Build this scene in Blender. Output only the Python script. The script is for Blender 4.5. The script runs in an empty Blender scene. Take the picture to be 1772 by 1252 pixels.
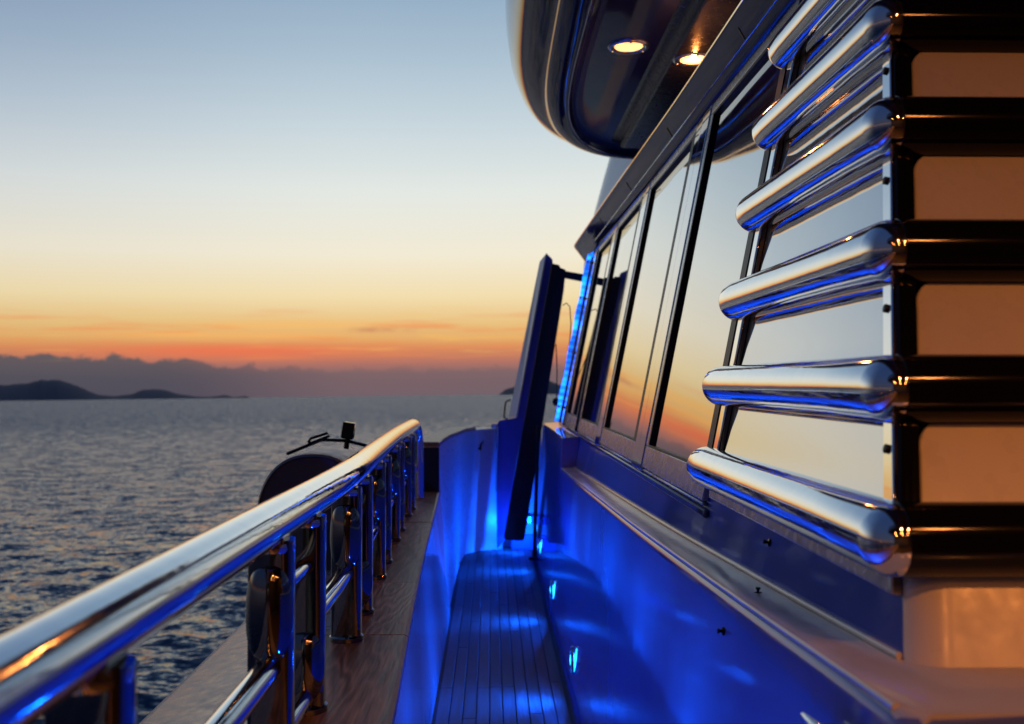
import bpy, bmesh, math, random
import numpy as np
from mathutils import Vector, Matrix, Euler
R = math.radians
random.seed(7); np.random.seed(7)
scn = bpy.context.scene
C = scn.collection

# ------------------------------------------------------------------ camera
# boat frame: X to starboard/inboard, Y forward along the side deck, Z up, deck at z=0
EYE = Vector((0, 0, 1.5))
cd = bpy.data.cameras.new('camera'); cam = bpy.data.objects.new('camera', cd); C.objects.link(cam)
cam.location = EYE
cam.rotation_euler = (R(90 + 1.163), 0, R(-1.197))
cd.lens = 35; cd.sensor_width = 36; cd.clip_start = 0.05; cd.clip_end = 80000
cd.dof.use_dof = True; cd.dof.focus_distance = 2.7; cd.dof.aperture_fstop = 4.0
scn.camera = cam
CAMR = cam.rotation_euler.to_matrix()
def ray(u, v):
    return (CAMR @ Vector((u - 886, -(v - 626), -1722.8))).normalized()
# the yacht is trimmed bow-up and heeled a little against the sea, so the sea's normal is not the boat's Z
SEA_N = ray(870, 682).cross(ray(0, 692)).normalized()
if SEA_N.z < 0: SEA_N = -SEA_N

def lin(r, g, b, k=1.0):
    f = lambda c: ((c/255+0.055)/1.055)**2.4 if c/255 > 0.04045 else c/255/12.92
    return (f(r)*k, f(g)*k, f(b)*k, 1)

# ------------------------------------------------------------------ world: dusk sky
world = bpy.data.worlds.new('World'); scn.world = world; world.use_nodes = True
nt = world.node_tree; nt.nodes.clear()
def N(t, kind, **kw):
    n = t.nodes.new(kind)
    for k, v in kw.items(): setattr(n, k, v)
    return n
def math_n(t, op, a, b=None, clamp=False):
    n = N(t, 'ShaderNodeMath', operation=op); n.use_clamp = clamp
    for i, x in enumerate((a, b)):
        if x is None: continue
        if isinstance(x, (int, float)): n.inputs[i].default_value = x
        else: t.links.new(x, n.inputs[i])
    return n.outputs[0]
def mapr(t, val, a, b, c, d, smooth=False):
    n = N(t, 'ShaderNodeMapRange'); n.clamp = True
    if smooth: n.interpolation_type = 'SMOOTHSTEP'
    t.links.new(val, n.inputs[0])
    for i, x in enumerate((a, b, c, d)): n.inputs[i+1].default_value = x
    return n.outputs[0]
def mixc(t, fac, a, b, mode='MIX'):
    n = N(t, 'ShaderNodeMix', data_type='RGBA', blend_type=mode)
    for idx, x in ((0, fac), (6, a), (7, b)):
        if isinstance(x, (int, float)): n.inputs[idx].default_value = x
        elif isinstance(x, tuple): n.inputs[idx].default_value = x
        else: t.links.new(x, n.inputs[idx])
    return n.outputs[2]
def ramp(t, fac, stops, interp='LINEAR'):
    n = N(t, 'ShaderNodeValToRGB'); cr = n.color_ramp; cr.interpolation = interp
    while len(cr.elements) < len(stops): cr.elements.new(0.5)
    for e, (p, c) in zip(cr.elements, stops): e.position = p; e.color = c
    if fac is not None: t.links.new(fac, n.inputs[0])
    return n.outputs[0]

tc = N(nt, 'ShaderNodeTexCoord')
dirv = tc.outputs['Generated']
dot = N(nt, 'ShaderNodeVectorMath', operation='DOT_PRODUCT'); nt.links.new(dirv, dot.inputs[0]); dot.inputs[1].default_value = SEA_N
el = dot.outputs['Value']
sep = N(nt, 'ShaderNodeSeparateXYZ'); nt.links.new(dirv, sep.inputs[0])
az = math_n(nt, 'ARCTAN2', sep.outputs[0], sep.outputs[1])          # 0 ahead, negative to the left
S = 1/0.95
elr = math_n(nt, 'MULTIPLY', el, S)
sky_w = ramp(nt, elr, [                                              # the western side, over the sunset
    (0.0, lin(120, 101, 108)), (0.023*S, lin(128, 104, 107)), (0.034*S, lin(176, 114, 101)), (0.047*S, lin(214, 138, 92)),
    (0.056*S, lin(224, 168, 104)), (0.072*S, lin(230, 192, 128)), (0.098*S, lin(239, 219, 172)), (0.138*S, lin(240, 232, 210)),
    (0.20*S, lin(226, 231, 226)), (0.26*S, lin(200, 214, 221)), (0.32*S, lin(172, 193, 209)), (0.40*S, lin(137, 164, 191)),
    (0.55*S, lin(92, 120, 160)), (0.9*S, lin(52, 76, 120))])
sky_e = ramp(nt, elr, [                                              # the eastern side, away from it
    (0.0, lin(40, 45, 64)), (0.10*S, lin(56, 58, 80)), (0.25*S, lin(60, 70, 96)), (0.55*S, lin(54, 72, 108)), (0.9*S, lin(48, 70, 112))])
# how far round from the sunset (azimuth about 4 degrees left of the bow)
hx = math_n(nt, 'SINE', math_n(nt, 'ADD', az, 0.10)); hc = math_n(nt, 'COSINE', math_n(nt, 'ADD', az, 0.10))
fe = mapr(nt, hc, 0.84, -0.05, 0.0, 1.0, True)
sky = mixc(nt, fe, sky_w, sky_e)
# slightly dimmer, mauver sky towards the left of the frame
fl = math_n(nt, 'MULTIPLY', mapr(nt, az, -0.10, -0.55, 0.0, 1.0, True), mapr(nt, el, 0.04, 0.36, 0.12, 0.68, True))
sky = mixc(nt, fl, sky, mixc(nt, 1.0, sky, (0.58, 0.60, 0.72, 1), 'MULTIPLY'))
# cloud bank on the horizon and streaks above it
cv = N(nt, 'ShaderNodeCombineXYZ'); nt.links.new(math_n(nt, 'MULTIPLY', az, 22.0), cv.inputs[0]); nt.links.new(math_n(nt, 'MULTIPLY', el, 30.0), cv.inputs[1])
n1 = N(nt, 'ShaderNodeTexNoise'); n1.inputs['Scale'].default_value = 1.6; n1.inputs['Detail'].default_value = 7; n1.inputs['Roughness'].default_value = 0.62
nt.links.new(cv.outputs[0], n1.inputs['Vector'])
bank_h = mapr(nt, az, -0.42, -0.16, 0.0405, 0.027, True)
bank_top = math_n(nt, 'ADD', bank_h, math_n(nt, 'MULTIPLY', math_n(nt, 'SUBTRACT', n1.outputs['Fac'], 0.5), 0.030))
bank = mapr(nt, math_n(nt, 'SUBTRACT', bank_top, el), -0.0022, 0.0030, 0.0, 1.0, True)
bank = math_n(nt, 'MULTIPLY', bank, mapr(nt, az, -0.33, -0.12, 0.97, 0.22, True))
bank_c = ramp(nt, math_n(nt, 'MULTIPLY', el, 22.0), [(0.0, lin(76, 76, 90)), (0.45, lin(80, 80, 91)), (1.0, lin(90, 89, 95))])
sky = mixc(nt, bank, sky, bank_c)
cv2 = N(nt, 'ShaderNodeCombineXYZ'); nt.links.new(math_n(nt, 'MULTIPLY', az, 5.5), cv2.inputs[0]); nt.links.new(math_n(nt, 'MULTIPLY', el, 75.0), cv2.inputs[1])
n2 = N(nt, 'ShaderNodeTexNoise'); n2.inputs['Scale'].default_value = 1.3; n2.inputs['Detail'].default_value = 5
nt.links.new(cv2.outputs[0], n2.inputs['Vector'])
band = math_n(nt, 'MULTIPLY', mapr(nt, el, 0.030, 0.046, 0, 1, True), mapr(nt, el, 0.095, 0.060, 0, 1, True))
wisp = math_n(nt, 'MULTIPLY', mapr(nt, n2.outputs['Fac'], 0.50, 0.70, 0, 0.75, True), band)
sky = mixc(nt, wisp, sky, lin(236, 140, 84))
wisp2 = math_n(nt, 'MULTIPLY', mapr(nt, n2.outputs['Fac'], 0.46, 0.30, 0, 0.55, True), band)
sky = mixc(nt, wisp2, sky, lin(240, 186, 104))
def blob(a0, e0, wa, we):
    u = math_n(nt, 'DIVIDE', math_n(nt, 'SUBTRACT', az, a0), wa); v = math_n(nt, 'DIVIDE', math_n(nt, 'SUBTRACT', el, e0), we)
    return math_n(nt, 'EXPONENT', math_n(nt, 'MULTIPLY', math_n(nt, 'ADD', math_n(nt, 'MULTIPLY', u, u), math_n(nt, 'MULTIPLY', v, v)), -1.0))
red = math_n(nt, 'MULTIPLY', math_n(nt, 'MULTIPLY', blob(-0.25, 0.045, 0.13, 0.0075), mapr(nt, bank, 0, 1, 1, 0)), 0.75)
sky = mixc(nt, red, sky, lin(236, 112, 80))
w3 = math_n(nt, 'MULTIPLY', math_n(nt, 'ADD', blob(-0.195, 0.0705, 0.075, 0.0045), math_n(nt, 'MULTIPLY', blob(-0.26, 0.060, 0.10, 0.0035), 0.8)), mapr(nt, n2.outputs['Fac'], 0.33, 0.55, 0.15, 0.85))
sky = mixc(nt, w3, sky, lin(250, 182, 100))
w4 = math_n(nt, 'MULTIPLY', blob(-0.11, 0.0655, 0.035, 0.0028), mapr(nt, n1.outputs['Fac'], 0.40, 0.62, 0.1, 0.75))
sky = mixc(nt, w4, sky, lin(196, 128, 96))
# physical sky with the sun just under the horizon: a faint share of the light
nish = N(nt, 'ShaderNodeTexSky'); nish.sky_type = 'NISHITA'; nish.sun_disc = False
nish.sun_elevation = R(-1.5); nish.sun_rotation = R(-5)
sky = mixc(nt, 0.02, sky, nish.outputs[0], 'ADD')
bg = N(nt, 'ShaderNodeBackground'); nt.links.new(sky, bg.inputs[0]); bg.inputs[1].default_value = 1.0
wo = N(nt, 'ShaderNodeOutputWorld'); nt.links.new(bg.outputs[0], wo.inputs[0])

vs = scn.view_settings; vs.view_transform = 'Standard'; vs.look = 'None'; vs.exposure = 0.0; vs.gamma = 1.0; vs.use_curve_mapping = False
scn.cycles.max_bounces = 10; scn.cycles.glossy_bounces = 8; scn.cycles.diffuse_bounces = 4
scn.cycles.sample_clamp_indirect = 6.0
scn.cycles.caustics_reflective = False; scn.cycles.caustics_refractive = False
BLUE = (0.001, 0.080, 1.0); WARM = (1.0, 0.30, 0.065)

# ------------------------------------------------------------------ materials
def mat(name, base=(0.8, 0.8, 0.8), rough=0.3, metal=0.0, ior=1.5, coat=0.0, emit=None, estr=0.0):
    m = bpy.data.materials.new(name); m.use_nodes = True
    b = m.node_tree.nodes['Principled BSDF']
    b.inputs['Base Color'].default_value = (*base[:3], 1); b.inputs['Roughness'].default_value = rough
    b.inputs['Metallic'].default_value = metal; b.inputs['IOR'].default_value = ior
    b.inputs['Coat Weight'].default_value = coat; b.inputs['Coat Roughness'].default_value = 0.04
    if emit: b.inputs['Emission Color'].default_value = (*emit[:3], 1); b.inputs['Emission Strength'].default_value = estr
    return m
def bsdf(m): return m.node_tree.nodes['Principled BSDF']
def noise(m, scale, detail=4, vecscale=(1, 1, 1), dist=0.0, rough=0.5, coord='Object'):
    t = m.node_tree; tcn = N(t, 'ShaderNodeTexCoord'); mp = N(t, 'ShaderNodeMapping'); mp.inputs['Scale'].default_value = vecscale
    t.links.new(tcn.outputs[coord], mp.inputs[0])
    n = N(t, 'ShaderNodeTexNoise'); n.inputs['Scale'].default_value = scale; n.inputs['Detail'].default_value = detail
    n.inputs['Distortion'].default_value = dist; n.inputs['Roughness'].default_value = rough
    t.links.new(mp.outputs[0], n.inputs['Vector']); return n.outputs['Fac']
def bump(m, h, strength, dist):
    t = m.node_tree; b = N(t, 'ShaderNodeBump'); b.inputs['Strength'].default_value = strength; b.inputs['Distance'].default_value = dist
    t.links.new(h, b.inputs['Height']); t.links.new(b.outputs[0], bsdf(m).inputs['Normal'])

def gel(name, base, rough, wave, vs=(1, 1, 1), scale=5.0, dirt=0.06):
    m = mat(name, base, rough, coat=0.0); t = m.node_tree
    g = noise(m, 2.3, 6, (1, 1, 1), 0.6)
    t.links.new(mixc(t, mapr(t, g, 0.35, 0.75, 0, 1), (*base, 1), tuple(c*(1-dirt*2.2) for c in base)+(1,)), bsdf(m).inputs['Base Color'])
    s = noise(m, 30, 4)
    t.links.new(mapr(t, s, 0.3, 0.75, rough*0.8, rough*1.5), bsdf(m).inputs['Roughness'])
    bump(m, noise(m, scale, 2, vs), 1.0, wave); return m
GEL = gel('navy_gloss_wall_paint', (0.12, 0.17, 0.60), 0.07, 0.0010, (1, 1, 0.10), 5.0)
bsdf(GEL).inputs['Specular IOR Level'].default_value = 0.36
GELW = gel('white_gelcoat_bulwark', (0.60, 0.61, 0.64), 0.06, 0.0022, (1, 1, 0.04), 8.0)
GELR = gel('white_gelcoat_matt', (0.62, 0.63, 0.66), 0.30, 0.0015, (1, 1, 0.04), 8.0)
LEDGE = gel('pale_ledge_paint', (0.66, 0.65, 0.64), 0.14, 0.0010, (1, 1, 1), 10.0, 0.14)
GELS = gel('dark_gloss_house_paint', (0.062, 0.066, 0.12), 0.05, 0.0008, (1, 1, 1), 3.0, 0.03)
PALE = gel('pale_fairing_paint', (0.78, 0.80, 0.82), 0.18, 0.0008, (1, 1, 1), 3.0, 0.03)
FRAME = gel('satin_window_frame', (0.46, 0.46, 0.47), 0.22, 0.00008, (1, 1, 1), 20.0, 0.10)
bsdf(FRAME).inputs['Metallic'].default_value = 0.55
PAINT = gel('grey_white_cap_paint', (0.42, 0.43, 0.46), 0.26, 0.0006, (1, 1, 1), 12.0, 0.10)
CHROME = mat('polished_steel', (0.80, 0.80, 0.80), 0.05, 1.0); t = CHROME.node_tree
t.links.new(mapr(t, noise(CHROME, 9, 6, (1, 1, 1), 0.8, 0.62), 0.42, 0.78, 0.035, 0.16), bsdf(CHROME).inputs['Roughness'])
bump(CHROME, noise(CHROME, 11, 2), 1.0, 0.0005)
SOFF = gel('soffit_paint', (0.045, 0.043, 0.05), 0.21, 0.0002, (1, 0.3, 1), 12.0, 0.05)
POSTM = mat('darkened_polished_steel', (0.24, 0.235, 0.235), 0.06, 1.0); bump(POSTM, noise(POSTM, 11, 2), 1.0, 0.0005)  # same steel as the rail, darkened to stand in for dark reflections
MIRROR = mat('mirror_tint_glass', (0.64, 0.635, 0.63), 0.012, 1.0)
t = MIRROR.node_tree; t.links.new(mapr(t, noise(MIRROR, 4, 6, (1, 1, 0.5), 0.8, 0.65), 0.45, 0.8, 0.010, 0.07), bsdf(MIRROR).inputs['Roughness'])
bump(MIRROR, noise(MIRROR, 1.3, 1), 1.0, 0.0012)
STEELP = mat('polished_louvre_panel', (0.60, 0.59, 0.60), 0.035, 1.0)
bump(STEELP, noise(STEELP, 3.0, 3, (1, 1, 1)), 1.0, 0.0007)
BLACK = mat('black_rubber', (0.012, 0.012, 0.014), 0.45)
bump(BLACK, noise(BLACK, 60, 4), 0.4, 0.002)
BLKGLOSS = mat('black_gloss', (0.004, 0.004, 0.005), 0.09)
NAVY = mat('navy_cover', (0.050, 0.068, 0.125), 0.5); bump(NAVY, noise(NAVY, 40, 5), 0.5, 0.002)
GREYTOP = gel('pale_canister_shell', (0.42, 0.42, 0.44), 0.35, 0.001, (1, 1, 1), 9.0, 0.12)
DARKW = mat('dark_aft_panelling', (0.018, 0.012, 0.009), 0.5); bump(DARKW, noise(DARKW, 6, 4, (1, 8, 1)), 0.4, 0.002)
CAULK = mat('black_caulking', (0.010, 0.010, 0.011), 0.6)
def teak(name, c1, c2, c3, rough, ring, scale_y):
    m = mat(name, c1, rough); t = m.node_tree
    tcn = N(t, 'ShaderNodeTexCoord'); oi = N(t, 'ShaderNodeObjectInfo')
    off = N(t, 'ShaderNodeCombineXYZ'); t.links.new(math_n(t, 'MULTIPLY', oi.outputs['Random'], 37.0), off.inputs[1]); t.links.new(math_n(t, 'MULTIPLY', oi.outputs['Random'], 11.0), off.inputs[0])
    ad = N(t, 'ShaderNodeVectorMath', operation='ADD'); t.links.new(tcn.outputs['Object'], ad.inputs[0]); t.links.new(off.outputs[0], ad.inputs[1])
    mp = N(t, 'ShaderNodeMapping'); mp.inputs['Scale'].default_value = (1, scale_y, 1); t.links.new(ad.outputs[0], mp.inputs[0])
    big = N(t, 'ShaderNodeTexNoise'); big.inputs['Scale'].default_value = 4.5; big.inputs['Detail'].default_value = 3; t.links.new(mp.outputs[0], big.inputs['Vector'])
    rings = math_n(t, 'PINGPONG', math_n(t, 'MULTIPLY', big.outputs['Fac'], ring), 1.0)
    fib = N(t, 'ShaderNodeTexNoise'); fib.inputs['Scale'].default_value = 110; fib.inputs['Detail'].default_value = 5
    mp2 = N(t, 'ShaderNodeMapping'); mp2.inputs['Scale'].default_value = (1, 0.06, 1); t.links.new(ad.outputs[0], mp2.inputs[0]); t.links.new(mp2.outputs[0], fib.inputs['Vector'])
    f = math_n(t, 'ADD', math_n(t, 'MULTIPLY', rings, 0.34), math_n(t, 'MULTIPLY', fib.outputs['Fac'], 0.75))
    col = ramp(t, f, [(0.22, (*c2, 1)), (0.55, (*c1, 1)), (0.85, (*c3, 1))])
    hv = N(t, 'ShaderNodeHueSaturation'); t.links.new(col, hv.inputs['Color']); t.links.new(mapr(t, oi.outputs['Random'], 0, 1, 0.78, 1.2), hv.inputs['Value'])
    t.links.new(hv.outputs[0], bsdf(m).inputs['Base Color'])
    t.links.new(mapr(t, f, 0.2, 0.8, rough*0.85, rough*1.2), bsdf(m).inputs['Roughness'])
    bump(m, f, 0.6, 0.0016); return m
bsdf(BLKGLOSS).inputs['Specular IOR Level'].default_value = 0.3
TEAKC = teak('teak_cap_rail', (0.215, 0.135, 0.098), (0.075, 0.042, 0.030), (0.44, 0.31, 0.24), 0.36, 44.0, 0.16)
TEAKD = teak('teak_deck', (0.075, 0.058, 0.048), (0.040, 0.030, 0.025), (0.115, 0.09, 0.075), 0.42, 14.0, 0.10)
bsdf(TEAKD).inputs['Specular IOR Level'].default_value = 0.22
bsdf(BLACK).inputs['Specular IOR Level'].default_value = 0.25

# ------------------------------------------------------------------ mesh helpers
class MB:
    def __init__(s): s.v = []; s.f = []
    def add(s, vs, fs):
        o = len(s.v); s.v += [tuple(x) for x in vs]; s.f += [tuple(i+o for i in f) for f in fs]; return s
    def hexa(s, p):     # p: 8 points, bottom loop 0-3 ccw from below.., top loop 4-7
        return s.add(p, [(3,2,1,0), (4,5,6,7), (0,1,5,4), (1,2,6,5), (2,3,7,6), (3,0,4,7)])
    def box(s, x0, x1, y0, y1, z0, z1):
        return s.hexa([(x0,y0,z0),(x1,y0,z0),(x1,y1,z0),(x0,y1,z0),(x0,y0,z1),(x1,y0,z1),(x1,y1,z1),(x0,y1,z1)])
    def tube(s, path, r, n=20, cap=None, round_cap=(False, False), squash=1.0):
        P = [Vector(p) for p in path]; rs = list(r) if isinstance(r, (list, tuple)) else [r]*len(P)
        T = []
        for i in range(len(P)):
            a = P[max(i-1, 0)]; b = P[min(i+1, len(P)-1)]; T.append((b-a).normalized())
        if round_cap[0]:
            K = 6; pre = []; prr = []
            for k in range(K):
                a = math.pi/2*(1-k/K); pre.append(P[0]-T[0]*rs[0]*math.sin(a)); prr.append(max(rs[0]*math.cos(a), 1e-4))
            P = pre+P; rs = prr+rs; T = [T[0]]*K+T
        if round_cap[1]:
            K = 6; e = P[-1]; er = rs[-1]
            for k in range(1, K+1):
                a = math.pi/2*k/K; P.append(e+T[-1]*er*math.sin(a)); rs.append(max(er*math.cos(a), 1e-4)); T.append(T[-1])
        up = Vector((0, 0, 1)) if abs(T[0].z) < 0.9 else Vector((0, 1, 0))
        nrm = (up - T[0]*up.dot(T[0])).normalized()
        vs = []; o = 0
        for p, tg, rr in zip(P, T, rs):
            nrm = (nrm - tg*nrm.dot(tg)).normalized(); bi = tg.cross(nrm)
            for k in range(n):
                a = 2*math.pi*k/n; vs.append(p + nrm*math.cos(a)*rr*squash + bi*math.sin(a)*rr)
        fs = []
        for i in range(len(P)-1):
            for k in range(n):
                a = i*n+k; b = i*n+(k+1) % n; fs.append((a, b, b+n, a+n))
        fs.append(tuple(range(n-1, -1, -1))); fs.append(tuple(range((len(P)-1)*n, len(P)*n)))
        return s.add(vs, fs)
    def ellipsoid(s, c, rx, ry, rz, nu=20, nv=12, power=1.0):
        c = Vector(c); vs = []; fs = []
        for i in range(1, nv):
            ph = math.pi*i/nv
            for k in range(nu):
                a = 2*math.pi*k/nu; q = math.sin(ph)**power
                vs.append(c+Vector((rx*q*math.cos(a), ry*q*math.sin(a), rz*math.cos(ph))))
        top = len(vs); vs.append(c+Vector((0, 0, rz))); bot = len(vs); vs.append(c-Vector((0, 0, rz)))
        for i in range(nv-2):
            for k in range(nu):
                a = i*nu+k; b = i*nu+(k+1) % nu; fs.append((a, a+nu, b+nu, b))
        for k in range(nu):
            fs.append((top, k, (k+1) % nu)); fs.append((bot, (nv-2)*nu+(k+1) % nu, (nv-2)*nu+k))
        return s.add(vs, fs)
    def prism(s, poly, d):   # polygon points (3D), extruded by vector d
        n = len(poly); d = Vector(d); vs = [Vector(p) for p in poly]+[Vector(p)+d for p in poly]
        fs = [tuple(range(n-1, -1, -1)), tuple(range(n, 2*n))]+[(i, (i+1) % n, (i+1) % n+n, i+n) for i in range(n)]
        return s.add(vs, fs)
    def loft(s, loops, close=True, caps=(True, True)):
        n = len(loops[0]); vs = [p for l in loops for p in l]; fs = []
        for i in range(len(loops)-1):
            for k in range(n if close else n-1):
                a = i*n+k; b = i*n+(k+1) % n; fs.append((a, b, b+n, a+n))
        if close and caps[0]: fs.append(tuple(range(n-1, -1, -1)))
        if close and caps[1]: fs.append(tuple(range((len(loops)-1)*n, len(loops)*n)))
        return s.add(vs, fs)
    def mesh(s, name, m, angle=35):
        me = bpy.data.meshes.new(name); me.from_pydata(s.v, [], s.f); me.validate()
        bm = bmesh.new(); bm.from_mesh(me); bmesh.ops.recalc_face_normals(bm, faces=bm.faces); bm.to_mesh(me); bm.free()
        me.polygons.foreach_set('use_smooth', [True]*len(me.polygons)); me.set_sharp_from_angle(angle=R(angle))
        me.materials.append(m); return me
    def build(s, name, m, parent=None, bevel=0.0, seg=2, angle=35):
        o = bpy.data.objects.new(name, s.mesh(name, m, angle)); C.objects.link(o)
        if parent is not None: attach(o, parent)
        if bevel:
            b = o.modifiers.new('bevel', 'BEVEL'); b.width = bevel; b.segments = seg; b.limit_method = 'ANGLE'; b.angle_limit = R(30)
            b.harden_normals = False
        return o
def attach(o, parent):
    o.parent = parent
    if parent.type == 'EMPTY': o.matrix_parent_inverse = Matrix.Translation(-parent.location)
def tag(o, label=None, cat=None, group=None, kind=None):
    if label: o['label'] = label
    if cat: o['category'] = cat
    if group: o['group'] = group
    if kind: o['kind'] = kind
    return o
def thing(name, label, cat, loc, group=None):
    o = bpy.data.objects.new(name, None); C.objects.link(o); o.location = Vector(loc); o.empty_display_size = 0.1
    return tag(o, label, cat, group)
def interp(tab, y):
    xs = [a for a, _ in tab]; ys = [b for _, b in tab]; return float(np.interp(y, xs, ys))
def smooth_interp(tab, y):
    # interpolation with a little smoothing so curved hull lines have no kinks
    return sum(interp(tab, y+d)*w for d, w in ((-0.4, .15), (-0.2, .2), (0, .3), (0.2, .2), (0.4, .15)))

# ------------------------------------------------------------------ sea
SEA_Z = -3.6
zax = SEA_N; yax = (Vector((0, 1, 0)) - zax*zax.y).normalized(); xax = yax.cross(zax)
SEA_M = Matrix.Translation((0, 0, SEA_Z)) @ Matrix((xax, yax, zax)).transposed().to_4x4()
def make_sea():
    ang = np.concatenate([np.linspace(-52, 14, 620), np.linspace(14, 308, 120)[1:-1]])
    A = np.radians(ang); na = len(A)
    r = np.concatenate([[1.2], np.geomspace(4.5, 700, 430), np.geomspace(720, 40000, 40)]); nr = len(r)
    RR, AA = np.meshgrid(r, A, indexing='ij'); X = RR*np.sin(AA); Y = RR*np.cos(AA)
    Z = np.zeros_like(X)
    dr = np.gradient(r)[:, None]*np.ones_like(X)
    rng = np.random.RandomState(3)
    nw = 110
    lam = np.geomspace(0.12, 2.0, nw)
    for L in lam:
        th = R(200)+rng.normal(0, 0.75); k = 2*math.pi/L; ph = rng.uniform(0, 6.28)
        amp = 0.0062*L**0.58 * rng.uniform(0.6, 1.4)
        fade = np.clip((L/dr-2.2)/2.5, 0, 1)
        w = np.sin(k*(X*math.sin(th)+Y*math.cos(th))+ph + 0.8*np.sin(k*0.31*(X*math.cos(th)-Y*math.sin(th))+ph*2))
        Z += amp*fade*(w + 0.25*np.cos(2*np.arcsin(np.clip(w, -1, 1))))
    Z *= np.clip((900-RR)/500, 0, 1)
    vs = np.stack([X, Y, Z], -1).reshape(-1, 3)
    i, j = np.meshgrid(np.arange(nr-1), np.arange(na), indexing='ij'); j2 = (j+1) % na
    f = np.stack([i*na+j, i*na+j2, (i+1)*na+j2, (i+1)*na+j], -1).reshape(-1, 4)
    me = bpy.data.meshes.new('sea'); me.vertices.add(len(vs)); me.vertices.foreach_set('co', vs.ravel())
    me.loops.add(f.size); me.loops.foreach_set('vertex_index', f.ravel().astype(np.int32))
    me.polygons.add(len(f)); me.polygons.foreach_set('loop_start', np.arange(0, f.size, 4, dtype=np.int32))
    me.update(); me.validate()
    bm = bmesh.new(); bm.from_mesh(me); bmesh.ops.recalc_face_normals(bm, faces=bm.faces)
    if bm.faces[:][len(bm.faces)//2].normal.z < 0: bmesh.ops.reverse_faces(bm, faces=bm.faces)
    bm.to_mesh(me); bm.free()
    me.polygons.foreach_set('use_smooth', [True]*len(me.polygons))
    m = mat('sea_water', (0.006, 0.040, 0.095), 0.09, ior=1.35); t = m.node_tree
    # wind chop finer than the mesh: the facets' slopes, unfiltered, so far water still shows tilted facets
    tcn = N(t, 'ShaderNodeTexCoord'); acc = None
    for sc, amp, det in ((1.1, 0.50, 5), (6.0, 0.55, 3)):
        mp = N(t, 'ShaderNodeMapping'); mp.inputs['Scale'].default_value = (0.75, 1.3, 1); t.links.new(tcn.outputs['Object'], mp.inputs[0])
        nz_ = N(t, 'ShaderNodeTexNoise'); nz_.inputs['Scale'].default_value = sc; nz_.inputs['Detail'].default_value = det; nz_.inputs['Roughness'].default_value = 0.6
        t.links.new(mp.outputs[0], nz_.inputs['Vector'])
        sb = N(t, 'ShaderNodeVectorMath', operation='SUBTRACT'); t.links.new(nz_.outputs['Color'], sb.inputs[0]); sb.inputs[1].default_value = (0.5, 0.5, 0.5)
        ml = N(t, 'ShaderNodeVectorMath', operation='MULTIPLY'); t.links.new(sb.outputs[0], ml.inputs[0]); ml.inputs[1].default_value = (amp*1.7, amp*2.4, 0)
        if acc is None: acc = ml.outputs[0]
        else:
            ad = N(t, 'ShaderNodeVectorMath', operation='ADD'); t.links.new(acc, ad.inputs[0]); t.links.new(ml.outputs[0], ad.inputs[1]); acc = ad.outputs[0]
    gm = N(t, 'ShaderNodeNewGeometry')
    ad = N(t, 'ShaderNodeVectorMath', operation='ADD'); t.links.new(gm.outputs['Normal'], ad.inputs[0]); t.links.new(acc, ad.inputs[1])
    bs = N(t, 'ShaderNodeVectorMath', operation='ADD'); t.links.new(ad.outputs[0], bs.inputs[0]); ln_ = N(t, 'ShaderNodeVectorMath', operation='LENGTH'); t.links.new(tcn.outputs['Object'], ln_.inputs[0]); sc_ = N(t, 'ShaderNodeVectorMath', operation='SCALE'); sc_.inputs[0].default_value = (0.3, -1, 0); t.links.new(mapr(t, ln_.outputs['Value'], 12, 220, 0.08, 0.24), sc_.inputs['Scale']); t.links.new(sc_.outputs[0], bs.inputs[1]); ad = bs
    nm = N(t, 'ShaderNodeVectorMath', operation='NORMALIZE'); t.links.new(ad.outputs[0], nm.inputs[0]); t.links.new(nm.outputs[0], bsdf(m).inputs['Normal'])
    me.materials.append(m)
    o = bpy.data.objects.new('sea', me); C.objects.link(o); o.matrix_world = SEA_M
    tag(o, 'dark rippled evening sea out to the horizon', 'sea', kind='structure')
make_sea()

# ------------------------------------------------------------------ distant islands (sea frame, kilometres away)
HILL = mat('hazed_wooded_hill', (0.060, 0.066, 0.100), 0.95); t = HILL.node_tree
t.links.new(mixc(t, noise(HILL, 0.004, 6), (0.040, 0.050, 0.088, 1), (0.065, 0.072, 0.115, 1)), bsdf(HILL).inputs['Base Color'])  # bluish tone stands in for distance haze over the woods
SEA_MI = SEA_M.to_3x3().inverted()
def island(prof, dist, depth, label, seed):
    # prof: list of (pixel column, ridge height above the horizon in pixels) -> azimuth and metres
    rng = random.Random(seed); n = 140
    us = np.linspace(prof[0][0], prof[-1][0], n); ph = np.interp(us, [p[0] for p in prof], [p[1] for p in prof])
    loops = []
    for k, (u, hpx) in enumerate(zip(us, ph)):
        d = SEA_MI @ ray(u, 692-0.0115*u); a = math.atan2(d.x, d.y)
        hm = max(hpx, 0.0)*dist/1723*(1+0.02*math.sin(k*0.7)+0.012*rng.uniform(-1, 1))
        row = []
        for q in range(9):
            f = q/8; rr = dist+(f-0.5)*depth
            prof_h = max(0.0, 1-abs(2*f-1)**1.6)*(1+0.015*rng.uniform(-1, 1))
            row.append((rr*math.sin(a), rr*math.cos(a), hm*prof_h-4))
        loops.append(row)
    b = MB(); b.loft(loops, close=False); o = b.build('island_hills', HILL); o.matrix_world = SEA_M
    return tag(o, label, 'island', kind='structure')
island([(-120, 8), (-60, 20), (0, 25), (45, 27), (70, 32), (95, 33), (120, 28), (150, 16), (172, 8), (200, 6), (228, 9), (245, 15), (268, 17), (290, 14), (310, 8), (340, 4), (360, 3), (390, 6), (405, 2), (425, 4), (435, 0)],
       9000, 2600, 'long dark hilly island low on the horizon at the left', 1)
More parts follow.
